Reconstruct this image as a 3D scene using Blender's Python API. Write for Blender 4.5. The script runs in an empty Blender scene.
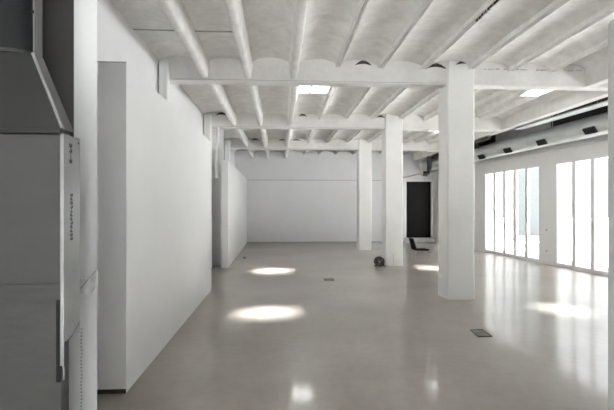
import bpy, bmesh, math, random
from mathutils import Vector, Matrix, noise
random.seed(7)
C = bpy.context.scene.collection
SC = bpy.context.scene
PI = math.pi

# ------------------------------------------------------------------ materials
def mat(name, col, rough=0.6, metal=0.0, var=0.0, scale=3.0, col2=None, bump=0.0, bscale=40.0, spec=0.5, rvar=0.0, stretch=(1, 1, 1)):
    m = bpy.data.materials.new(name); m.use_nodes = True
    nt = m.node_tree; b = nt.nodes['Principled BSDF']
    b.inputs['Base Color'].default_value = (*col, 1)
    b.inputs['Roughness'].default_value = rough
    b.inputs['Metallic'].default_value = metal
    b.inputs['Specular IOR Level'].default_value = spec
    tc = nt.nodes.new('ShaderNodeTexCoord')
    mp = nt.nodes.new('ShaderNodeMapping'); mp.inputs['Scale'].default_value = stretch
    nt.links.new(tc.outputs['Object'], mp.inputs['Vector'])
    if var or col2:
        n = nt.nodes.new('ShaderNodeTexNoise'); n.inputs['Scale'].default_value = scale
        n.inputs['Detail'].default_value = 6; n.inputs['Roughness'].default_value = 0.62
        nt.links.new(mp.outputs['Vector'], n.inputs['Vector'])
        r = nt.nodes.new('ShaderNodeValToRGB')
        r.color_ramp.elements[0].position = 0.3; r.color_ramp.elements[1].position = 0.68
        c2 = col2 or tuple(c * (1 - var) for c in col)
        r.color_ramp.elements[0].color = (*c2, 1); r.color_ramp.elements[1].color = (*col, 1)
        nt.links.new(n.outputs['Fac'], r.inputs['Fac']); nt.links.new(r.outputs['Color'], b.inputs['Base Color'])
        if rvar:
            mr = nt.nodes.new('ShaderNodeMapRange')
            mr.inputs['To Min'].default_value = rough + rvar; mr.inputs['To Max'].default_value = max(.02, rough - rvar)
            nt.links.new(n.outputs['Fac'], mr.inputs['Value']); nt.links.new(mr.outputs['Result'], b.inputs['Roughness'])
    if bump:
        n2 = nt.nodes.new('ShaderNodeTexNoise'); n2.inputs['Scale'].default_value = bscale; n2.inputs['Detail'].default_value = 4
        nt.links.new(mp.outputs['Vector'], n2.inputs['Vector'])
        bp = nt.nodes.new('ShaderNodeBump'); bp.inputs['Strength'].default_value = bump; bp.inputs['Distance'].default_value = 0.01
        nt.links.new(n2.outputs['Fac'], bp.inputs['Height']); nt.links.new(bp.outputs['Normal'], b.inputs['Normal'])
    return m

def glass_mat(name, tint=(0.97, 0.985, 0.98)):
    m = bpy.data.materials.new(name); m.use_nodes = True
    nt = m.node_tree; nt.nodes.clear()
    o = nt.nodes.new('ShaderNodeOutputMaterial'); mix = nt.nodes.new('ShaderNodeMixShader')
    t = nt.nodes.new('ShaderNodeBsdfTransparent'); t.inputs['Color'].default_value = (*tint, 1)
    g = nt.nodes.new('ShaderNodeBsdfGlossy'); g.inputs['Roughness'].default_value = 0.02
    mix.inputs['Fac'].default_value = .05
    nt.links.new(t.outputs[0], mix.inputs[1]); nt.links.new(g.outputs[0], mix.inputs[2])
    nt.links.new(mix.outputs[0], o.inputs['Surface'])
    return m

M = {}
M['plaster'] = mat('white_wall_paint', (.80, .80, .80), .7, var=.04, scale=1.2, bump=.12, bscale=30)
M['rough_plaster'] = mat('whitewashed_plaster', (.86, .85, .84), .85, col2=(.70, .685, .67), scale=4.5, bump=.5, bscale=14, spec=.25)
M['beam'] = mat('whitewashed_beam', (.76, .75, .735), .75, col2=(.66, .645, .63), scale=3.0, bump=.35, bscale=22)
M['column'] = mat('column_plaster', (.82, .815, .805), .7, var=.05, scale=2.5, bump=.25, bscale=25)
M['grey_wall'] = mat('grey_wall_paint', (.50, .50, .50), .7, var=.06, scale=1.5, bump=.1)
M['pale_grey'] = mat('pale_grey_paint', (.78, .78, .79), .7, var=.04, scale=1.2)
M['dark_wall'] = mat('dark_grey_wall', (.075, .073, .069), .85, col2=(.06, .058, .055), scale=3, bump=.3)
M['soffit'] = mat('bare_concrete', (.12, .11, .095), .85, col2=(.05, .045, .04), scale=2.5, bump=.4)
M['recess'] = mat('dark_gap_fill', (.10, .075, .06), .9, col2=(.03, .025, .02), scale=25)
M['stain'] = mat('faded_stain', (.62, .61, .60), .7)
M['frame'] = mat('grey_window_metal', (.82, .82, .82), .45, var=.03)
M['duct'] = mat('galvanised_duct', (.62, .645, .63), .45, metal=.15, col2=(.52, .545, .53), scale=5, stretch=(1, .4, 1))
M['grille'] = mat('black_grille', (.025, .025, .027), .5)
M['steel'] = mat('brushed_steel', (.27, .27, .265), .4, metal=.6, col2=(.18, .18, .175), scale=4)
M['foil'] = mat('insulation_board', (.033, .032, .029), .6, col2=(.026, .025, .023), scale=5, bump=.35, bscale=10, stretch=(.8, 1, 2.2))
M['hood'] = mat('weathered_sheet_metal', (.018, .018, .016), .45, metal=.3, col2=(.009, .009, .008), scale=2.5, stretch=(1, 1, .6))
M['neck'] = mat('dark_sheet_metal', (.006, .007, .008), .6, metal=0, col2=(.004, .0045, .005), scale=4, spec=.2)
M['ink'] = mat('black_print', (.03, .03, .03), .7)
M['black'] = mat('black_paint', (.012, .012, .012), .8, spec=.15)
M['zinc'] = mat('dull_zinc', (.13, .13, .127), .5, metal=.3, col2=(.09, .09, .088), scale=5)
M['rubber'] = mat('dark_brown_rubber', (.045, .032, .028), .6, col2=(.02, .015, .014), scale=30)
M['pale_metal'] = mat('pale_metal', (.62, .58, .55), .4, metal=.3)
M['white_plastic'] = mat('white_plastic', (.78, .78, .77), .4)
M['grey_plastic'] = mat('grey_plastic', (.40, .40, .40), .5)
M['door'] = mat('dark_door', (.016, .0155, .0145), .8, var=.2, scale=6, spec=.2)
M['cover'] = mat('floor_cover_plate', (.19, .175, .155), .5, col2=(.14, .13, .115), scale=20)
M['tape'] = mat('torn_paper_tape', (.85, .85, .84), .7, col2=(.68, .68, .68), scale=30)
M['panel'] = mat('grey_board', (.27, .265, .26), .6, var=.05)
M['out_wall'] = mat('pale_render', (.088, .095, .098), .8, var=.05)
M['out_ground'] = mat('pale_paving', (.36, .36, .36), .8, var=.05)
M['glass'] = glass_mat('clear_glass')
def opal_mat():
    m = bpy.data.materials.new('milky_rooflight_glazing'); m.use_nodes = True
    nt = m.node_tree; nt.nodes.clear()
    o = nt.nodes.new('ShaderNodeOutputMaterial'); mix = nt.nodes.new('ShaderNodeMixShader'); mix.inputs['Fac'].default_value = .2
    t = nt.nodes.new('ShaderNodeBsdfTransparent'); t.inputs['Color'].default_value = (.80, .81, .81, 1)
    d = nt.nodes.new('ShaderNodeBsdfTranslucent'); d.inputs['Color'].default_value = (.85, .85, .85, 1)
    nt.links.new(t.outputs[0], mix.inputs[1]); nt.links.new(d.outputs[0], mix.inputs[2]); nt.links.new(mix.outputs[0], o.inputs['Surface'])
    return m
M['opal'] = opal_mat()

def floor_mat():
    m = bpy.data.materials.new('polished_concrete'); m.use_nodes = True
    nt = m.node_tree; N = nt.nodes; L = nt.links; b = N['Principled BSDF']
    tc = N.new('ShaderNodeTexCoord')
    n1 = N.new('ShaderNodeTexNoise'); n1.inputs['Scale'].default_value = .55; n1.inputs['Detail'].default_value = 8; n1.inputs['Roughness'].default_value = .6
    n2 = N.new('ShaderNodeTexNoise'); n2.inputs['Scale'].default_value = 9; n2.inputs['Detail'].default_value = 5
    for n in (n1, n2): L.new(tc.outputs['Object'], n.inputs['Vector'])
    r = N.new('ShaderNodeValToRGB'); r.color_ramp.elements[0].position = .3; r.color_ramp.elements[1].position = .7
    r.color_ramp.elements[0].color = (.265, .232, .202, 1); r.color_ramp.elements[1].color = (.375, .335, .298, 1)
    L.new(n1.outputs['Fac'], r.inputs['Fac'])
    mx = N.new('ShaderNodeMix'); mx.data_type = 'RGBA'; mx.blend_type = 'MULTIPLY'; mx.inputs['Factor'].default_value = .35
    r2 = N.new('ShaderNodeValToRGB'); r2.color_ramp.elements[0].position = .35; r2.color_ramp.elements[0].color = (.75, .75, .75, 1); r2.color_ramp.elements[1].position = .6
    L.new(n2.outputs['Fac'], r2.inputs['Fac'])
    L.new(r.outputs['Color'], mx.inputs['A']); L.new(r2.outputs['Color'], mx.inputs['B'])
    L.new(mx.outputs['Result'], b.inputs['Base Color'])
    mr = N.new('ShaderNodeMapRange'); mr.inputs['From Min'].default_value = .3; mr.inputs['From Max'].default_value = .7
    mr.inputs['To Min'].default_value = .31; mr.inputs['To Max'].default_value = .276
    L.new(n1.outputs['Fac'], mr.inputs['Value']); L.new(mr.outputs['Result'], b.inputs['Roughness'])
    b.inputs['Specular IOR Level'].default_value = .5
    b.inputs['Coat Weight'].default_value = .35; b.inputs['Coat Roughness'].default_value = .09
    n3 = N.new('ShaderNodeTexNoise'); n3.inputs['Scale'].default_value = 2.2; n3.inputs['Detail'].default_value = 2
    L.new(tc.outputs['Object'], n3.inputs['Vector'])
    bp = N.new('ShaderNodeBump'); bp.inputs['Strength'].default_value = .08; bp.inputs['Distance'].default_value = .02
    L.new(n3.outputs['Fac'], bp.inputs['Height']); L.new(bp.outputs['Normal'], b.inputs['Normal'])
    return m
M['floor'] = floor_mat()

# ------------------------------------------------------------------ mesh helpers
def add_box(bm, x0, x1, y0, y1, z0, z1):
    v = [bm.verts.new(p) for p in ((x0, y0, z0), (x1, y0, z0), (x1, y1, z0), (x0, y1, z0), (x0, y0, z1), (x1, y0, z1), (x1, y1, z1), (x0, y1, z1))]
    for f in ((3, 2, 1, 0), (4, 5, 6, 7), (0, 1, 5, 4), (1, 2, 6, 5), (2, 3, 7, 6), (3, 0, 4, 7)):
        bm.faces.new([v[i] for i in f])

def add_prism(bm, pts, z0, z1):
    a = [bm.verts.new((x, y, z0)) for x, y in pts]; c = [bm.verts.new((x, y, z1)) for x, y in pts]
    n = len(pts); bm.faces.new(a[::-1]); bm.faces.new(c)
    for i in range(n): bm.faces.new((a[i], a[(i + 1) % n], c[(i + 1) % n], c[i]))

def add_hull8(bm, lo, hi):
    v = [bm.verts.new(p) for p in lo + hi]
    for f in ((3, 2, 1, 0), (4, 5, 6, 7), (0, 1, 5, 4), (1, 2, 6, 5), (2, 3, 7, 6), (3, 0, 4, 7)):
        bm.faces.new([v[i] for i in f])

def add_tube(bm, pts, r, seg=12, closed=False):
    pts = [Vector(p) for p in pts]; rings = []; n = len(pts)
    for i, p in enumerate(pts):
        a = pts[(i - 1) % n] if (i > 0 or closed) else p; b = pts[(i + 1) % n] if (i < n - 1 or closed) else p
        t = (b - a).normalized(); up = Vector((0, 0, 1)) if abs(t.z) < .9 else Vector((1, 0, 0))
        u = t.cross(up).normalized(); w = u.cross(t).normalized()
        rr = r[i] if isinstance(r, (list, tuple)) else r
        rings.append([bm.verts.new(p + (u * math.cos(2 * PI * k / seg) + w * math.sin(2 * PI * k / seg)) * rr) for k in range(seg)])
    for i in range(n if closed else n - 1):
        A, B = rings[i], rings[(i + 1) % n]
        for k in range(seg): bm.faces.new((A[k], A[(k + 1) % seg], B[(k + 1) % seg], B[k]))
    if not closed:
        bm.faces.new(rings[0][::-1]); bm.faces.new(rings[-1])

def obj(name, bm, m, parent=None, bevel=0.0, smooth=False, segs=2):
    bmesh.ops.recalc_face_normals(bm, faces=bm.faces[:])
    me = bpy.data.meshes.new(name); bm.to_mesh(me); bm.free()
    me.materials.append(M[m])
    o = bpy.data.objects.new(name, me); C.objects.link(o)
    if smooth:
        for p in me.polygons: p.use_smooth = True
        me.set_sharp_from_angle(angle=math.radians(42))
    if bevel:
        md = o.modifiers.new('bevel', 'BEVEL'); md.width = bevel; md.segments = segs; md.limit_method = 'ANGLE'
    if parent:
        o.parent = parent
        if parent.type == 'EMPTY' or parent.location.length: o.matrix_parent_inverse = Matrix.Translation(parent.location).inverted()
    return o

def box(name, d, m, parent=None, bevel=0.0):
    bm = bmesh.new(); add_box(bm, *d); return obj(name, bm, m, parent, bevel)

def tube(name, pts, r, m, parent=None, seg=12, closed=False):
    bm = bmesh.new(); add_tube(bm, pts, r, seg, closed); return obj(name, bm, m, parent, smooth=True)

def struct(o): o['kind'] = 'structure'; return o
def tag(o, label, cat, group=None):
    o['label'] = label; o['category'] = cat
    if group: o['group'] = group
    return o
def thing(name, loc, label, cat, group=None):
    o = bpy.data.objects.new(name, None); C.objects.link(o); o.location = loc; o.empty_display_size = .1
    return tag(o, label, cat, group)

def wx(y, off=0.0):                       # X of the slightly skewed window wall's inner face at a given Y
    return 7.552 - 0.0557 * (y - 9.851) - off

def wquad(bm, y0, y1, o0, o1, z0, z1):    # a box that follows the window wall; o = distance inwards from its inner face
    add_prism(bm, [(wx(y0, o0), y0), (wx(y0, o1), y0), (wx(y1, o1), y1), (wx(y1, o0), y1)], z0, z1)

# ------------------------------------------------------------------ floor and ground
struct(box('floor', (-3.2, 8.5, -1.6, 20.6, -.12, 0), 'floor'))
struct(box('ground', (-40, 60, -50, 70, -.35, -.125), 'out_ground'))

# ------------------------------------------------------------------ beams, ceiling vaults, skylights
BEAMS = [3.20, 7.65, 12.10, 16.55]; BT = .25; ZB = 3.72
SPR, CREST, ROOF = 4.00, 4.125, 4.34
bays = [(-1.45, 3.20), (3.45, 7.65), (7.90, 12.10), (12.35, 16.55), (16.80, 20.30)]
# joist lines: X and depth of the underside
J0 = [(-1.26, 3.77), (-.53, 3.77), (.245, 3.77), (.985, 3.985), (1.71, 3.985), (2.487, 3.985), (3.284, 3.985), (4.02, 3.985), (4.74, 3.985)]
J1 = [(-1.235, 3.77), (-.53, 3.77), (.265, 3.79), (1.07, 3.94), (1.76, 3.985), (2.487, 3.985), (3.284, 3.985), (3.98, 3.985), (4.60, 3.985), (5.06, 3.985), (5.56, 3.985)]
EDGE = [5.385, 5.385, 6.10, 6.10, 6.10]
# skylight wells: bay -> list of (joist gap index, y0, y1)
SKY = {2: [(2, 8.82, 9.43), (9, 8.75, 9.38)], 3: [(2, 13.2, 14.02), (8, 13.5, 14.3)]}

def wob(p, a, s=1.6): return a * noise.noise(Vector(p) * s)

ceil_bm = bmesh.new(); joist_specs = []; holes = []
def frange(a, b, st, extra=()):
    n = max(1, int((b - a) / st)); ys = [a + (b - a) * i / n for i in range(n + 1)]
    for e in extra:
        ys = [y for y in ys if abs(y - e) > .05 or y in (a, b)] + [e]
    return sorted(set(ys))

for bi, (y0, y1) in enumerate(bays):
    J = J0 if bi < 2 else J1
    xs = [-2.05] + [j[0] for j in J] + [EDGE[bi]]
    for gi in range(len(xs) - 1):
        off = lambda q: 0 if q in (0, len(xs) - 1) else (.05 if J[q - 1][1] < 3.85 else .022)
        xa = xs[gi] + off(gi); xb = xs[gi + 1] - off(gi + 1)
        hs = [(h[1], h[2]) for h in SKY.get(bi, ()) if h[0] + 1 == gi]
        ys = frange(y0, y1, .16, [e for h in hs for e in h])
        NS = 10; rows = []
        for y in ys:
            row = []
            for k in range(NS + 1):
                t = k / NS; u = 2 * t - 1
                z = SPR + (CREST - SPR) * math.sqrt(max(0, 1 - u * u * .97))
                x = xa + (xb - xa) * t
                z += wob((x, y, bi), .014, 2.1) + wob((x, y, bi + 9), .006, 7)
                row.append(ceil_bm.verts.new((x, y, z)))
            rows.append(row)
        for i in range(len(ys) - 1):
            ym = (ys[i] + ys[i + 1]) / 2
            if any(a < ym < b for a, b in hs): continue
            for k in range(NS):
                ceil_bm.faces.new((rows[i][k], rows[i + 1][k], rows[i + 1][k + 1], rows[i][k + 1]))
        for a, b in hs:                                   # plastered cheeks of the well at its two ends
            for ye in (a, b):
                r = rows[min(range(len(ys)), key=lambda q: abs(ys[q] - ye))]
                top = [ceil_bm.verts.new((v.co.x, ye + (.36 if ye == b else 0), 4.55)) for v in r]
                for k in range(NS): ceil_bm.faces.new((r[k], r[k + 1], top[k + 1], top[k]))
            holes.append((xa, xb, a, b + .36, bi, gi, b))
    for j, (x, zb) in enumerate(J): joist_specs.append((x, zb, y0, y1, bi, j))
bmesh.ops.remove_doubles(ceil_bm, verts=ceil_bm.verts[:], dist=.0005)
ceiling = struct(obj('ceiling', ceil_bm, 'rough_plaster', smooth=True))
for x, zb, y0, y1, bi, j in joist_specs:
    bm = bmesh.new(); prev = None
    deep = zb < 3.85; wt, wb = (.085, .05) if deep else (.04, .018)
    prof = [(-wt, SPR + .07), (-wt * .95, SPR - .03), (-wb - .012, zb + .05), (-wb, zb + .014), (-wb + .018, zb), (wb - .018, zb), (wb, zb + .014), (wb + .012, zb + .05), (wt * .95, SPR - .03), (wt, SPR + .07)]
    sk = random.uniform(-.02, .02)
    for y in frange(y0, y1, .15):
        dx = wob((x, y, 3), .016, 1.1) + sk * (y - y0) / (y1 - y0)
        ring = [bm.verts.new((x + dx + px + wob((x + px, y, pz * 3), .008, 6), y, pz + wob((x, y + px, 5), .010, 3))) for px, pz in prof]
        ring += [bm.verts.new((x + .05, y, ROOF)), bm.verts.new((x - .05, y, ROOF))]
        if prev:
            for k in range(len(ring)): bm.faces.new((prev[k], prev[(k + 1) % len(ring)], ring[(k + 1) % len(ring)], ring[k]))
        else: bm.faces.new(ring)
        prev = ring
    bm.faces.new(prev[::-1])
    o = obj('joist', bm, 'rough_plaster', ceiling, smooth=True)

# roof slab over everything, with the wells left open
gx = sorted({-3.2, 10.4} | {h[0] for h in holes} | {h[1] for h in holes}); gy = sorted({-1.7, 20.7} | {h[2] for h in holes} | {h[3] for h in holes})  # overhang past the window wall added to shade the ground outside
bm = bmesh.new()
for i in range(len(gx) - 1):
    for k in range(len(gy) - 1):
        cx, cy = (gx[i] + gx[i + 1]) / 2, (gy[k] + gy[k + 1]) / 2
        if any(h[0] < cx < h[1] and h[2] < cy < h[3] for h in holes): continue
        add_box(bm, gx[i], gx[i + 1], gy[k], gy[k + 1], ROOF, ROOF + .14)
obj('roof_slab', bm, 'soffit', ceiling)

sky_labels = ['bright two-pane skylight set in the left ceiling bay just behind the nearest cross beam',
              'bright skylight at the right end of the ceiling just behind the nearest cross beam',
              'skylight hidden up behind the second cross beam, lighting the far left floor pool',
              'skylight hidden up behind the second cross beam, lighting the floor beside the nearest column']
for (xa, xb, a, b_, bi, gi, b), lab in zip(holes, sky_labels):
    s = thing('skylight', ((xa + xb) / 2, a, 4.0), lab, 'skylight', 'skylights between the ceiling joists')
    z0, z1 = (3.985, 4.03) if bi == 2 else (4.06, 4.105)
    bm = bmesh.new()
    add_box(bm, xa - .04, xb + .04, a - .05, a + .035, z0, 4.15); add_box(bm, xa - .04, xb + .04, b - .035, b + .05, z0, 4.05)
    add_box(bm, xa - .04, xa + (.06 if gi < 5 else .02), a + .035, b - .035, z0, 4.06); add_box(bm, xb - (.06 if gi < 5 else .02), xb + .04, a + .035, b - .035, z0, 4.06)
    obj('frame', bm, 'white_plastic', s)
    xm = xa + (xb - xa) * .42
    box('glazing_bar', (xm - .018, xm + .018, a + .035, b - .035, z0, z1), 'white_plastic', s)
    box('pane', (xa + .05, xm - .018, a + .035, b - .035, z1 - .02, z1 - .014), 'opal', s); box('pane', (xm + .018, xb - .05, a + .035, b - .035, z1 - .02, z1 - .014), 'opal', s)

beam_labels = ['white cross beam overhead, out of view behind the camera side',
               'nearest white cross beam, spanning the hall above the nearest column',
               'second white cross beam, resting on the middle column',
               'third and farthest white cross beam, above the farthest column']
beams = []
for i, y in enumerate(BEAMS):
    if i == 0:
        struct(box('trim_1', (-2.05, 6.3, y, y + BT, ZB, ROOF), 'beam')); continue
    bm = bmesh.new(); prev = None
    xs = [-2.05 + (6.3 + 2.05) * k / 60 for k in range(61)]
    for x in xs:
        f = lambda a, z: wob((x, y + a, z * 2), .007, 2.5)
        ring = [bm.verts.new(p) for p in ((x, y + f(0, 1), ROOF), (x, y + f(0, 2), 3.95), (x, y + f(0, 3), 3.80), (x, y, ZB + .012 + f(0, 5)), (x, y + .014, ZB + f(1, 4)), (x, y + BT - .014, ZB + f(2, 4)), (x, y + BT, ZB + .012), (x, y + BT, ROOF))]
        if prev:
            for k in range(8): bm.faces.new((prev[k], prev[(k + 1) % 8], ring[(k + 1) % 8], ring[k]))
        else: bm.faces.new(ring)
        prev = ring
    bm.faces.new(prev[::-1])
    b = tag(obj('cross_beam', bm, 'beam', smooth=True), beam_labels[i], 'beam', 'white cross beams under the vaulted ceiling')
    beams.append(b)
    fl = bmesh.new(); add_box(fl, -1.78, 2.75, y - .012, y + .01, ZB - .002, ZB + .018)
    obj('steel_flange', fl, 'beam', b, .003)
    gap = bmesh.new(); add_box(gap, -1.78, 2.75, y - .006, y + .005, ZB + .019, ZB + .029); obj('groove', gap, 'grey_plastic', b)
def crescent(name, parent, x0, x1, y, z, h, seed):  # dark crescent patch, its colour standing for the shade in a gap
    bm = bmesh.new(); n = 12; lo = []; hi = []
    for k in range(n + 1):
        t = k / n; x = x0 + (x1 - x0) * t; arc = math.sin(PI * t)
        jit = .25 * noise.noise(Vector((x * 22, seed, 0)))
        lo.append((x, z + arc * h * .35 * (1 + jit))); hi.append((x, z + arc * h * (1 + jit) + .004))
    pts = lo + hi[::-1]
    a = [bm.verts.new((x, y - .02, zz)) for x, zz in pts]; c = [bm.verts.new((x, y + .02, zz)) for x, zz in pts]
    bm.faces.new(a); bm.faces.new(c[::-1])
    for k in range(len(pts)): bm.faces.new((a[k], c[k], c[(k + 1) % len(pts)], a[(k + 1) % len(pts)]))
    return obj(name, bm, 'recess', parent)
crescent('gap_shade', beams[0], 1.29, 1.56, 7.645, 4.03, .075, 1)
crescent('gap_shade', beams[0], 2.55, 2.86, 7.645, 4.00, .08, 3)
crescent('gap_shade', beams[1], -1.70, -1.40, 12.095, 4.04, .07, 5)
crescent('gap_shade', beams[1], 2.62, 2.84, 12.095, 4.02, .07, 8)
crescent('gap_shade', beams[1], .50, .72, 12.095, 4.03, .07, 8)
for x in (-.9, .1, .62): crescent('gap_shade', beams[2], x - .15, x + .15, 16.545, 4.03, .06, x)

for i in range(26):
    x = 3.55 + i * .072
    if noise.noise(Vector((x * 4, 3, 1))) < -.12: continue
    z = 4.0 + .035 * noise.noise(Vector((x * 3, 0, 4))); bm = bmesh.new(); add_box(bm, x, x + random.uniform(.03, .07), 7.638, 7.66, z, z + random.uniform(.008, .02)); obj('chipped_paint', bm, 'grey_plastic', beams[0])
# longitudinal edge beams on the window side of the vaults
bm = bmesh.new(); add_box(bm, 6.10, 6.30, 7.9, 20.3, ZB, ROOF); struct(obj('trim_2', bm, 'beam', bevel=.012))
bm = bmesh.new(); add_box(bm, 5.385, 5.6, -1.4, 7.65, ZB, ROOF); struct(obj('trim_3', bm, 'beam', bevel=.012))

# ------------------------------------------------------------------ columns
def column(name, x0, x1, y0, y1, z1, label, cat, group, seed):
    bm = bmesh.new(); zs = [z1 * k / 40 for k in range(41)]; c = .022; prev = None
    base = [(x0, y0 + c), (x0 + c, y0), (x1 - c, y0), (x1, y0 + c), (x1, y1 - c), (x1 - c, y1), (x0 + c, y1), (x0, y1 - c)]
    for z in zs:
        ring = [bm.verts.new((x + wob((x, z, seed), .007, 1.7), y + wob((y, z, seed + 5), .007, 1.7), z)) for x, y in base]
        if prev:
            for k in range(8): bm.faces.new((prev[k], prev[(k + 1) % 8], ring[(k + 1) % 8], ring[k]))
        else: bm.faces.new(ring[::-1])
        prev = ring
    bm.faces.new(prev)
    return tag(obj(name, bm, 'column', smooth=True), label, cat, group)
G = 'square white columns in a row down the hall'
c1 = column('square_column', 2.88, 3.36, 7.585, 8.05, 4.16, 'nearest and largest of the square white plastered columns', 'column', G, 1)
c2 = column('square_column', 2.85, 3.33, 12.04, 12.50, 4.12, 'middle square white column with the black reel standing at its foot', 'column', G, 2)
c3 = column('square_column', 2.91, 3.385, 16.50, 16.95, 4.12, 'farthest square white column, in front of the back wall', 'column', G, 3)
crescent('gap_shade', c1, 3.02, 3.33, 7.58, 4.05, .07, 12)
bm = bmesh.new()
add_tube(bm, [(3.075, 12.036, 0.02), (3.078, 12.036, .30)], .010, 6)
add_tube(bm, [(3.078, 12.036, .29), (3.01, 12.036, .37)], .008, 6); add_tube(bm, [(3.078, 12.036, .29), (3.15, 12.036, .37)], .008, 6)
obj('filled_crack', bm, 'stain', c2)
G = 'white pilasters against the left wall'
column('pilaster', -1.985, -1.83, 7.50, 7.64, 4.00, 'stub of a white pilaster rising behind the near partition, under the nearest cross beam', 'pilaster', G, 5)
column('pilaster', -1.985, -1.80, 11.85, 12.09, 4.00, 'white pilaster against the left wall under the second cross beam', 'pilaster', G, 6)
column('pilaster', -1.985, -1.80, 16.3, 16.54, 4.00, 'white pilaster against the left wall under the farthest cross beam', 'pilaster', G, 7)

# ------------------------------------------------------------------ walls
struct(box('wall_left', (-2.25, -2.01, 2.3, 20.6, 0, ROOF), 'plaster'))
struct(box('wall_left_entry', (-3.2, -3.0, -1.4, 2.3, 0, ROOF), 'plaster'))
p1 = struct(box('wall_partition_near', (-1.815, -1.318, 3.957, 8.77, 0, 2.848), 'plaster', bevel=.004))
bm = bmesh.new(); add_box(bm, -1.80, -1.318, 3.95, 3.956, 2.840, 2.848); obj('edge_bead', bm, 'grey_plastic', p1)
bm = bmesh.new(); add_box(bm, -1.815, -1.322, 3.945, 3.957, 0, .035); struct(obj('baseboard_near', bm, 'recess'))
bm = bmesh.new(); add_prism(bm, [(-1.54, 11.9), (-1.36, 11.9), (-1.463, 20.1), (-1.643, 20.1)], 0, 2.83)
struct(obj('wall_partition_far', bm, 'plaster', bevel=.004))
bw = bmesh.new()
add_box(bw, -2.05, 5.60, 20.1, 20.3, 0, 2.80)
struct(obj('wall_back_lining', bw, 'pale_grey'))
bw = bmesh.new()
add_box(bw, -2.25, 5.60, 20.3, 20.5, 0, ROOF); add_box(bw, 5.60, 8.3, 20.3, 20.5, 2.86, ROOF); add_box(bw, 7.03, 8.3, 20.3, 20.5, 0, 2.86); add_box(bw, 5.60, 7.03, 20.3, 20.5, 0, .2)
struct(obj('wall_back', bw, 'pale_grey'))
bb = bmesh.new(); add_box(bb, -1.46, 5.60, 20.085, 20.1, 0, .05); struct(obj('baseboard_back', bb, 'grey_plastic'))
st = bmesh.new(); add_box(st, 5.60, 7.0, 19.95, 20.3, 0, .2); struct(obj('trim_4', st, 'grey_wall', bevel=.01))
struct(box('wall_left_return', (-2.05, -1.545, 12.44, 12.5, 0, ZB), 'plaster'))
struct(box('trim_6', (-1.46, 5.60, 20.08, 20.1, 2.785, 2.815), 'grey_wall'))
# dark doorway in the back wall
d = bmesh.new(); add_box(d, 5.60, 5.75, 20.18, 20.36, .2, 2.86); add_box(d, 6.90, 7.03, 20.18, 20.36, .2, 2.86); add_box(d, 5.75, 6.90, 20.18, 20.36, 2.76, 2.86)
dr = struct(obj('door_1', d, 'frame', bevel=.006))
lf = box('door_leaf', (5.75, 6.90, 20.28, 20.33, .2, 2.76), 'door', dr)
h = bmesh.new(); add_tube(h, [(5.84, 20.275, 1.18), (5.84, 20.235, 1.18), (5.95, 20.235, 1.18)], .011, 8); obj('door_handle', h, 'black', lf, smooth=True)
bm = bmesh.new(); add_box(bm, -3.2, -1.9, -1.6, -1.4, 0, ROOF); add_box(bm, .8, 8.5, -1.6, -1.4, 0, ROOF); add_box(bm, -1.9, .8, -1.6, -1.4, 3.7, ROOF)
struct(obj('wall_behind', bm, 'plaster'))
sf = bmesh.new(); add_box(sf, -1.9, .8, -1.54, -1.44, 3.62, 3.7); add_box(sf, -1.9, .8, -1.54, -1.44, .0, .08); sf = struct(obj('window_5', sf, 'frame'))  # unseen window added behind the camera to light the pier
xm = [-1.9 + 2.7 * k / 3 for k in range(4)]
for k in range(4): box('mullion', (xm[k] - (.05 if k else 0), xm[k] + (.05 if k < 3 else 0), -1.54, -1.44, .08, 3.62), 'frame', sf)
for k in range(3): box('pane', (xm[k] + .04, xm[k + 1] - .04, -1.50, -1.494, .08, 3.62), 'glass', sf)

# window wall
wins = [(12.44, 15.52, 5), (8.46, 11.735, 5), (4.0, 7.3, 5), (17.0, 19.2, 4)]      # y0, y1, number of panes; last one unseen, added to light the back wall
WZ0, WZ1 = .10, 2.75
bm = bmesh.new(); edges = sorted([w[0] for w in wins] + [w[1] for w in wins]); ys = [-1.6] + edges + [20.6]
for i in range(0, len(ys), 2): wquad(bm, ys[i], ys[i + 1], 0, -.28, 0, ROOF)
for a, b, n in wins: wquad(bm, a, b, 0, -.28, WZ1 + .05, ROOF); wquad(bm, a, b, 0, -.28, -.1, .03)
struct(obj('wall_right', bm, 'plaster'))
for wi, (a, b, n) in enumerate(wins):
    bm = bmesh.new()
    wquad(bm, a, b, .0, -.12, .03, WZ0); wquad(bm, a, b, .0, -.12, WZ1, WZ1 + .05)
    wquad(bm, a, a + .035, .0, -.12, WZ0, WZ1); wquad(bm, b - .035, b, .0, -.12, WZ0, WZ1)
    wf = struct(obj('window_%d' % (wi + 1), bm, 'frame'))
    ia, ib = a + .035, b - .035; step = (ib - ia) / n
    for k in range(n):
        if k:
            m_ = bmesh.new(); wquad(m_, ia + k * step - .065, ia + k * step + .065, .0, -.07, WZ0, WZ1); obj('mullion', m_, 'frame', wf)
        g = bmesh.new(); wquad(g, ia + k * step + (.04 if k else 0), ia + (k + 1) * step - (.04 if k < n - 1 else 0), -.05, -.056, WZ0, WZ1); obj('pane', g, 'glass', wf)
bm = bmesh.new(); wquad(bm, -1.4, 20.3, .07, 0, 3.14, 3.20); struct(obj('trim_5', bm, 'white_plastic', bevel=.006))

bm = bmesh.new(); wquad(bm, -1.4, 11.9, .03, 0, 3.72, ROOF); struct(obj('trim_7', bm, 'soffit'))  # dark strip laid on the upper wall above the duct
bm = bmesh.new(); wquad(bm, 14.8, 20.3, .03, 0, 3.66, ROOF); struct(obj('trim_8', bm, 'soffit'))  # second dark strip, at the far end of the same wall
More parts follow.
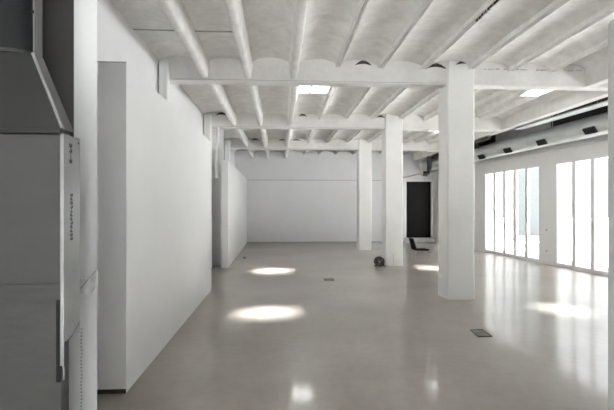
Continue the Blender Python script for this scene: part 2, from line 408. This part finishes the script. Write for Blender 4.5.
# ------------------------------------------------------------------ services along the window wall
pt = lambda y, off, z: (wx(y, off), y, z)
vd = thing('ventilation_duct', pt(3.5, .45, 3.45), 'long round galvanised air duct running above the windows', 'duct')
bm = bmesh.new(); add_tube(bm, [pt(y, .42, 3.44) for y in (2.0, 20.28)], .235, 32); obj('duct_body', bm, 'duct', vd, smooth=True)
for y in (3, 4.8, 6.6, 8.75, 10.5, 12.1, 13.6, 15.2, 17, 18.6):
    bm = bmesh.new(); add_tube(bm, [pt(y - .02, .42, 3.44), pt(y + .02, .42, 3.44)], .242, 32); obj('joint_ring', bm, 'duct', vd, smooth=True)
for y, z in ((6.2, 3.31), (7.95, 3.31), (9.665, 3.305), (11.37, 3.285), (12.95, 3.27), (14.5, 3.25)):
    bm = bmesh.new(); c = Vector(pt(y, .655, z)); n = Vector((-.82, -.05, -.57)).normalized(); t = Vector((-.0557, 1, 0)).normalized(); u = n.cross(t).normalized()
    def P(a, b, e): return c + t * a + u * b + n * e
    add_hull8(bm, [P(-.17, -.075, -.03), P(.17, -.075, -.03), P(.17, .075, -.03), P(-.17, .075, -.03)], [P(-.17, -.075, .012), P(.17, -.075, .012), P(.17, .075, .012), P(-.17, .075, .012)])
    gr = obj('grille', bm, 'grille', vd)
    bm = bmesh.new()
    for q in (-.05, -.017, .017, .05): add_hull8(bm, [P(-.16, q - .004, .01), P(.16, q - .004, .01), P(.16, q + .004, .01), P(-.16, q + .004, .01)], [P(-.16, q - .004, .018), P(.16, q - .004, .018), P(.16, q + .004, .018), P(-.16, q + .004, .018)])
    obj('slat', bm, 'black', gr)
for y in (4, 8.45, 9.05, 11.0, 13.0, 15.0, 17.0):
    bm = bmesh.new(); add_tube(bm, [pt(y, .60, 3.58), pt(y, .60, ROOF + .01)], .008, 6); obj('hanger_rod', bm, 'white_plastic', vd)
ct = thing('cable_tray', pt(8, 1.0, 3.68), 'flat grey cable tray running beside the edge of the vaulted ceiling', 'cable tray')
bm = bmesh.new(); wquad(bm, 2.0, 11.7, 1.22, .95, 3.67, 3.70); wquad(bm, 2.0, 11.7, .97, .95, 3.70, 3.74); obj('tray', bm, 'duct', ct)
for y in (5, 8, 9.0, 10.2):
    bm = bmesh.new(); add_tube(bm, [pt(y, 1.0, 3.70), pt(y, 1.0, ROOF + .01)], .008, 6); obj('hanger_rod', bm, 'grey_plastic', ct)
G = 'pipes above the air duct'
tag(tube('service_pipe', [pt(4, .74, 4.0), pt(10.4, .74, 4.0), pt(20.2, .74, 4.0)], .045, 'soffit', None, 10), 'dark brown pipe running in the gap between the cable tray and the round duct', 'pipe', G)
tag(tube('service_pipe', [(5.9, 15.6, 3.55), (6.42, 15.68, 3.55)], .035, 'grey_plastic', None, 10), 'grey pipe crossing below the cable tray near the far end of the window wall', 'pipe', G)
tag(tube('service_pipe', [(6.2, 13.0, 3.66), (6.2, 17.9, 3.66)], .05, 'soffit', None, 10), 'dark pipe hung under the edge beam toward the far right corner', 'pipe', G)
bm = bmesh.new(); add_box(bm, 6.30, 6.48, 14.3, 14.62, 3.52, 3.70); j = tag(obj('junction_box', bm, 'soffit', bevel=.01), 'dark box under the tray at the far right of the ceiling', 'junction box')
for y in (14.6, 16.0):
    pass
# wall sockets on the pier between the two windows
for z, lab in ((.96, 'upper of the two small grey wall sockets on the pier between the windows'), (.37, 'lower of the two small grey wall sockets on the pier between the windows')):
    s = thing('wall_socket', pt(12.115, 0, z), lab, 'socket', 'wall sockets between the windows')
    bm = bmesh.new(); wquad(bm, 12.06, 12.17, .012, 0, z - .045, z + .045); obj('face_plate', bm, 'white_plastic', s, .003)
    bm = bmesh.new(); wquad(bm, 12.075, 12.155, .016, .010, z - .03, z + .03); obj('insert', bm, 'grey_plastic', s)

# ------------------------------------------------------------------ small things in the hall
# low black chair near the doorway
ch = thing('low_chair', (4.4, 13.7, 0), 'low black chair with thin pale legs, standing alone near the dark doorway', 'chair')
bm = bmesh.new(); add_box(bm, 4.13, 4.54, 13.45, 13.86, .27, .315); obj('seat', bm, 'black', ch, .012)
bm = bmesh.new(); add_hull8(bm, [(4.10, 13.46, .28), (4.17, 13.46, .28), (4.17, 13.85, .28), (4.10, 13.85, .28)], [(4.01, 13.46, .64), (4.055, 13.46, .64), (4.055, 13.85, .64), (4.01, 13.85, .64)])
obj('backrest', bm, 'black', ch, .015)
for sx, sy, ex in ((4.52, 13.48, 4.55), (4.52, 13.83, 4.55), (4.15, 13.48, 4.09), (4.15, 13.83, 4.09)):
    bm = bmesh.new(); add_tube(bm, [(sx, sy, .28), (ex, sy, 0)], .007, 8); obj('leg', bm, 'pale_metal', ch, smooth=True)
# cable reel
rl = thing('cable_reel', (2.66, 11.98, 0), 'small dark brown cable reel standing on the floor beside the middle column', 'cable reel')
cx, cy, cz, R = 2.665, 11.98, .135, .133
def disc(y0, y1, r0, r1, seg=28):
    bm = bmesh.new(); rings = []
    for (r, y) in ((r0, y0), (r1, y0), (r1, y1), (r0, y1)):
        rings.append([bm.verts.new((cx + r * math.cos(2 * PI * k / seg), y, cz + r * math.sin(2 * PI * k / seg))) for k in range(seg)])
    for i in range(4):
        A, B = rings[i], rings[(i + 1) % 4]
        for k in range(seg): bm.faces.new((A[k], A[(k + 1) % seg], B[(k + 1) % seg], B[k]))
    return bm
obj('flange', disc(11.90, 11.915, .03, R), 'rubber', rl); obj('flange', disc(12.015, 12.03, .03, R), 'rubber', rl)
obj('drum', disc(11.915, 12.015, .05, .095), 'grey_plastic', rl)
bm = bmesh.new(); pts = [(cx + .112 * math.cos(a * .35), 11.925 + .0012 * a, cz + .112 * math.sin(a * .35)) for a in range(68)]; add_tube(bm, pts, .011, 6); obj('cable', bm, 'black', rl, smooth=True)
bm = bmesh.new(); add_tube(bm, [(cx + .06, 11.905, .10), (cx + .13, 11.88, .02), (cx + .13, 12.04, .015), (cx - .11, 12.04, .015), (cx - .11, 11.88, .015)], .012, 6); obj('stand', bm, 'black', rl, smooth=True)
for a in (.6, 2.2, 4.3):
    bm = bmesh.new(); add_tube(bm, [(cx + .02 * math.cos(a), 11.898, cz + .02 * math.sin(a)), (cx + .10 * math.cos(a), 11.898, cz + .10 * math.sin(a))], .012, 6); obj('spoke', bm, 'zinc', rl)
# floor cover plates
fp = thing('floor_cover', (2.53, 5.55, 0), 'dark square service cover set into the polished floor, the nearer one', 'floor cover', 'service covers in the floor')
A_ = [(2.467, 5.70), (2.625, 5.70), (2.612, 5.405), (2.44, 5.405)]
bm = bmesh.new(); add_prism(bm, A_, 0, .006); obj('lid', bm, 'cover', fp)
bm = bmesh.new()
for k in range(4):
    (xa, ya), (xb, yb) = A_[k], A_[(k + 1) % 4]; add_tube(bm, [(xa, ya, .006), (xb, yb, .006)], .006, 6)
obj('rim', bm, 'hood', fp)
fp = thing('floor_cover', (1.07, 9.85, 0), 'small dark service cover in the middle of the floor, the farther one', 'floor cover', 'service covers in the floor')
bm = bmesh.new(); add_box(bm, .97, 1.18, 9.76, 9.95, 0, .006); obj('lid', bm, 'cover', fp)
bm = bmesh.new(); add_tube(bm, [(.97, 9.76, .006), (1.18, 9.76, .006), (1.18, 9.95, .006), (.97, 9.95, .006)], .006, 6, True); obj('rim', bm, 'hood', fp)
bm = bmesh.new(); add_tube(bm, [(-1.10, 14.07, 0), (-1.10, 14.07, .05)], [.04, .03], 12); tag(obj('floor_plug', bm, 'cover', smooth=True), 'tiny dark plug on the floor beside the far left partition', 'plug')
# conduit dropping beside the second partition, wire across the first bay
tag(tube('conduit', [(-1.66, 12.16, ZB), (-1.66, 12.16, 3.3), (-1.68, 12.0, 3.12), (-1.68, 11.98, 2.37)], .038, 'white_plastic', None, 10), 'white vertical conduit dropping beside the far left partition', 'pipe')
tag(tube('tie_rod', [(-2.05, 6.30, 4.035), (-1.26, 6.3, 4.03), (-.53, 6.3, 4.03)], .010, 'grey_plastic', None, 6), 'thin dark rod crossing the ceiling vaults at upper left', 'rod')
bm = bmesh.new()
for k in range(9):
    y = 4.95 + k * .08
    add_box(bm, 2.512, 2.536, y, y + random.uniform(.045, .075), 3.982 + random.uniform(-.005, .005), 4.02)
obj('crack', bm, 'recess', ceiling)
# hanging in-line fan above the doorway
fn = thing('duct_fan', (6.2, 18.5, 3.02), 'dark cylindrical duct fan hung on a thin rod above the dark doorway', 'fan')
bm = bmesh.new(); add_tube(bm, [(5.92, 18.5, 3.02), (6.10, 18.51, 2.99), (6.24, 18.52, 3.05)], [.10, .11, .10], 16); obj('fan_body', bm, 'hood', fn, smooth=True)
bm = bmesh.new(); add_tube(bm, [(5.84, 18.49, 3.03), (5.93, 18.5, 3.02)], [.085, .115], 16); obj('end_cap', bm, 'pale_metal', fn, smooth=True)
bm = bmesh.new(); add_tube(bm, [(6.16, 18.52, 3.04), (6.22, 18.53, 3.12), (6.25, 18.53, 3.25), (6.25, 18.53, 3.72)], .095, 14); obj('elbow_duct', bm, 'dark_wall', fn, smooth=True)
bm = bmesh.new(); add_tube(bm, [(5.89, 18.5, 3.08), (5.89, 18.5, ROOF)], .013, 6); obj('hanger_rod', bm, 'white_plastic', fn)
bm = bmesh.new(); add_tube(bm, [(5.86, 18.5, 3.0), (5.45, 18.9, 2.90), (4.9, 19.5, 2.80), (4.7, 20.09, 2.79)], .035, 10); obj('flexible_hose', bm, 'pale_metal', fn, smooth=True)

# ------------------------------------------------------------------ foreground, left: pier, ducted unit
struct(box('wall_front', (-3.2, -.972, 2.2, 2.3, 0, ROOF), 'dark_wall'))  # dark grey wall behind the duct unit
bm = bmesh.new(); add_prism(bm, [(-.975, 2.195), (-.868, 2.195), (-.882, 2.206), (-.975, 2.206)], 1.4, ROOF); add_prism(bm, [(-1.0, 2.195), (-.868, 2.195), (-.882, 2.206), (-1.0, 2.206)], 0, 1.4)
pr = struct(obj('wall_pier', bm, 'plaster'))
bm = bmesh.new()
for k in range(28): add_box(bm, -.9425 + .0012 * math.sin(k), -.9355 + .0012 * math.sin(k), 2.190, 2.196, .57 + k * .0166, .5765 + k * .0166)
obj('corner_bead', bm, 'grey_plastic', pr)
bm = bmesh.new(); n = 10; prevs = None
for k in range(n + 1):
    t = k / n; x = -.972 + .112 * t; zc = 1.20 + .055 * t + .012 * math.sin(7 * t); yy = 2.186 + .006 * math.sin(11 * t)
    r4 = [bm.verts.new(p) for p in ((x, yy, zc - .036), (x, yy - .003, zc + .036), (x, yy + .006, zc + .038), (x, yy + .006, zc - .034))]
    if prevs:
        for q in range(4): bm.faces.new((prevs[q], prevs[(q + 1) % 4], r4[(q + 1) % 4], r4[q]))
    else: bm.faces.new(r4)
    prevs = r4
bm.faces.new(prevs[::-1])
tp = tag(obj('torn_tape', bm, 'tape'), 'torn strip of pale tape wrapped round the white pier at left', 'tape')
bm = bmesh.new(); add_tube(bm, [(-.966, 2.182, 1.205), (-.93, 2.178, 1.222), (-.90, 2.178, 1.262), (-.868, 2.178, 1.298)], .003, 6); obj('fold', bm, 'grey_plastic', tp)

ah = thing('air_handling_unit', (-1.2, 1.76, 0), 'large dark sheet metal duct unit with insulated grey casing at the left edge', 'air duct unit')
body = bmesh.new()
add_box(body, -1.75, -.800, 1.70, 1.765, 0.0, 1.868)
ob = obj('insulated_casing', body, 'foil', ah, .006)
for z in (1.30, 1.12, .0):
    pass
bm = bmesh.new(); add_box(bm, -1.75, -.795, 1.694, 1.70, 1.262, 1.318); obj('joint_tape', bm, 'foil', ob)
bm = bmesh.new(); add_box(bm, -1.75, -.800, 1.69, 1.77, 1.868, 1.885); obj('top_flange', bm, 'hood', ah, .003)
bm = bmesh.new()                       # bright angle profile on the corner
add_box(bm, -.797, -.787, 1.692, 1.826, 1.105, 1.868); add_box(bm, -.800, -.787, 1.690, 1.697, 1.02, 1.868)
cs = obj('corner_profile', bm, 'steel', ah, .002)
bm = bmesh.new(); add_box(bm, -.7868, -.7858, 1.806, 1.812, 1.845, 1.853); obj('screw', bm, 'black', cs)
def strokes(y0, z0, z1, n, seed, h):   # worn print reading up the profile
    bm = bmesh.new(); add_box(bm, -.7869, -.7866, y0 - h * .1, y0 + h * .1, z0, z1 - (z1 - z0) / n * .3); rr = random.Random(seed); dz = (z1 - z0) / n
    for k in range(n):
        z = z0 + k * dz
        if rr.random() < .12: continue
        add_box(bm, -.7869, -.7862, y0 - h / 2, y0 + h / 2, z, z + dz * .22)
        if rr.random() < .7: add_box(bm, -.7869, -.7862, y0 - h / 2, y0 - h / 4, z, z + dz * .65)
        if rr.random() < .6: add_box(bm, -.7869, -.7862, y0 + h / 4, y0 + h / 2, z, z + dz * .7)
        if rr.random() < .4: add_box(bm, -.7869, -.7862, y0 - h / 2, y0 + h / 2, z + dz * .55, z + dz * .72)
    obj('worn_print', bm, 'ink', cs)
strokes(1.752, 1.475, 1.655, 12, 3, .020)
strokes(1.745, 1.765, 1.845, 4, 9, .022)
bm = bmesh.new(); add_tube(bm, [(-.793, 1.69, 1.10), (-.792, 1.69, 1.05), (-.785, 1.69, 1.0), (-.787, 1.69, .97)], .0035, 6); obj('loose_wire', bm, 'steel', ah, smooth=True)
bm = bmesh.new(); add_tube(bm, [(-.788, 1.70, 1.095), (-.790, 1.765, 1.115), (-.790, 1.825, 1.15)], .004, 6); obj('cut_edge', bm, 'ink', cs)
box('gap_shadow', (-.815, -.799, 1.693, 1.70, .96, 1.26), 'black', ah)  # black slip painted in for the shadow in the crack beside the profile
# hood: wide at the casing, narrowing to the neck
bm = bmesh.new(); add_hull8(bm, [(-1.75, 1.70, 1.885), (-.792, 1.70, 1.885), (-.792, 1.765, 1.885), (-1.75, 1.765, 1.885)], [(-1.40, 1.71, 2.175), (-.905, 1.71, 2.165), (-.905, 1.765, 2.165), (-1.40, 1.765, 2.175)])
hd = obj('transition_hood', bm, 'hood', ah, .002)
bm = bmesh.new(); add_tube(bm, [(-.797, 1.699, 1.89), (-.906, 1.709, 2.165)], .006, 8); obj('edge_seam', bm, 'steel', hd)
bm = bmesh.new(); add_hull8(bm, [(-.795, 1.698, 1.885), (-.786, 1.698, 1.885), (-.786, 1.77, 1.885), (-.795, 1.77, 1.885)], [(-.909, 1.708, 2.165), (-.90, 1.708, 2.165), (-.90, 1.77, 2.165), (-.909, 1.77, 2.165)])
obj('lit_side', bm, 'zinc', hd)  # lighter skin on the hood's side, window light put into its colour
bm = bmesh.new(); pts = [(-1.41, 1.70)] + [(-1.18 + .25 * math.sin(a), 1.76 - .07 * math.cos(a)) for a in [PI / 2 * k / 8 for k in range(-2, 9)]] + [(-.93, 1.80), (-1.41, 1.80)]
add_prism(bm, pts, 2.165, 3.3); nk = obj('duct_neck', bm, 'neck', ah, smooth=True)
box('lit_side', (-.931, -.924, 1.757, 1.812, 2.165, 3.3), 'zinc', nk)  # paler than the neck front: the lit side is painted by colour
for z in (2.172, 2.33, 2.52):
    bm = bmesh.new(); add_prism(bm, [(-1.175 + 1.02 * (x + 1.175), 1.76 + 1.05 * (y - 1.76)) for x, y in pts], z, z + .012); obj('joint_ring', bm, 'hood' if z < 2.3 else 'neck', nk)

# ------------------------------------------------------------------ foreground, right: rounded grey board
bm = bmesh.new(); zt = 2.30; r = .035
prof = [(1.215, 0), (1.215, zt - r)] + [(1.215 + r - r * math.cos(a), zt - r + r * math.sin(a)) for a in (PI / 8, PI / 4, 3 * PI / 8)] + [(1.215 + r, zt), (1.75, zt), (1.75, 0)]
a = [bm.verts.new((x, 1.60, z)) for x, z in prof]; c = [bm.verts.new((x + .017, 1.62, z)) for x, z in prof]
bm.faces.new(a); bm.faces.new(c[::-1])
for k in range(len(prof)): bm.faces.new((a[k], c[k], c[(k + 1) % len(prof)], a[(k + 1) % len(prof)]))
bd = tag(obj('upright_board', bm, 'panel'), 'tall grey upright board with a rounded top corner, cut off by the right edge', 'board')

# ------------------------------------------------------------------ outside
eb = thing('neighbouring_building', (11.5, 20.5, -.02), 'pale blue-grey rendered building seen through the far window panes', 'building')
bm = bmesh.new(); add_box(bm, 11.05, 12.75, 20.3, 20.9, -.02, 9.0); obj('wall', bm, 'out_wall', eb)
box('coping', (11.01, 12.79, 20.26, 20.94, 9.0, 9.12), 'out_wall', eb)
box('plinth', (11.03, 12.77, 20.1, 20.3, -.02, .25), 'white_plastic', eb)

# ------------------------------------------------------------------ light
w = bpy.data.worlds.new('sky'); SC.world = w; w.use_nodes = True
bg = w.node_tree.nodes['Background']; bg.inputs['Color'].default_value = (.97, .985, 1.0, 1); bg.inputs['Strength'].default_value = 2.2
wn = w.node_tree.nodes; wl = w.node_tree.links            # overcast sky: brighter towards the zenith
tcw = wn.new('ShaderNodeTexCoord'); sx = wn.new('ShaderNodeSeparateXYZ'); wl.new(tcw.outputs['Generated'], sx.inputs[0])
rmp = wn.new('ShaderNodeValToRGB'); e = rmp.color_ramp.elements
e[0].position = 0; e[0].color = (.10, .10, .10, 1); e[1].position = 1; e[1].color = (1, 1, 1, 1)
k_ = e.new(.24); k_.color = (.14, .14, .14, 1)
k_ = e.new(.42); k_.color = (.70, .70, .70, 1)
mul = wn.new('ShaderNodeMath'); mul.operation = 'MULTIPLY'; mul.inputs[1].default_value = 5.5
wl.new(sx.outputs['Z'], rmp.inputs['Fac']); wl.new(rmp.outputs['Color'], mul.inputs[0]); wl.new(mul.outputs[0], bg.inputs['Strength'])
sun = bpy.data.lights.new('sun', 'SUN'); sun.energy = 44; sun.angle = math.radians(8); sun.color = (1, .99, .98)
so = bpy.data.objects.new('sun', sun); C.objects.link(so); so.location = (10, 30, 20)
so.rotation_euler = Vector((-.91, -2.38, -4.2)).to_track_quat('-Z', 'Y').to_euler()

# ------------------------------------------------------------------ camera
cam = bpy.data.cameras.new('camera'); cam.sensor_width = 36; cam.lens = 450 / 614 * 36; cam.clip_start = .05; cam.clip_end = 300
cam.shift_y = 2 / 614
co = bpy.data.objects.new('camera', cam); C.objects.link(co); co.location = (0, 0, 1.6)
co.rotation_euler = (PI / 2, 0, -math.atan(27 / 450)); SC.camera = co

SC.cycles.use_denoising = True; SC.cycles.denoising_prefilter = 'ACCURATE'; SC.cycles.use_adaptive_sampling = False; SC.cycles.max_bounces = 14; SC.cycles.diffuse_bounces = 9; SC.cycles.transparent_max_bounces = 16
SC.cycles.sample_clamp_indirect = 8
vs = SC.view_settings; vs.view_transform = 'Standard'; vs.look = 'None'; vs.exposure = 1.6; vs.gamma = 1; vs.use_curve_mapping = False
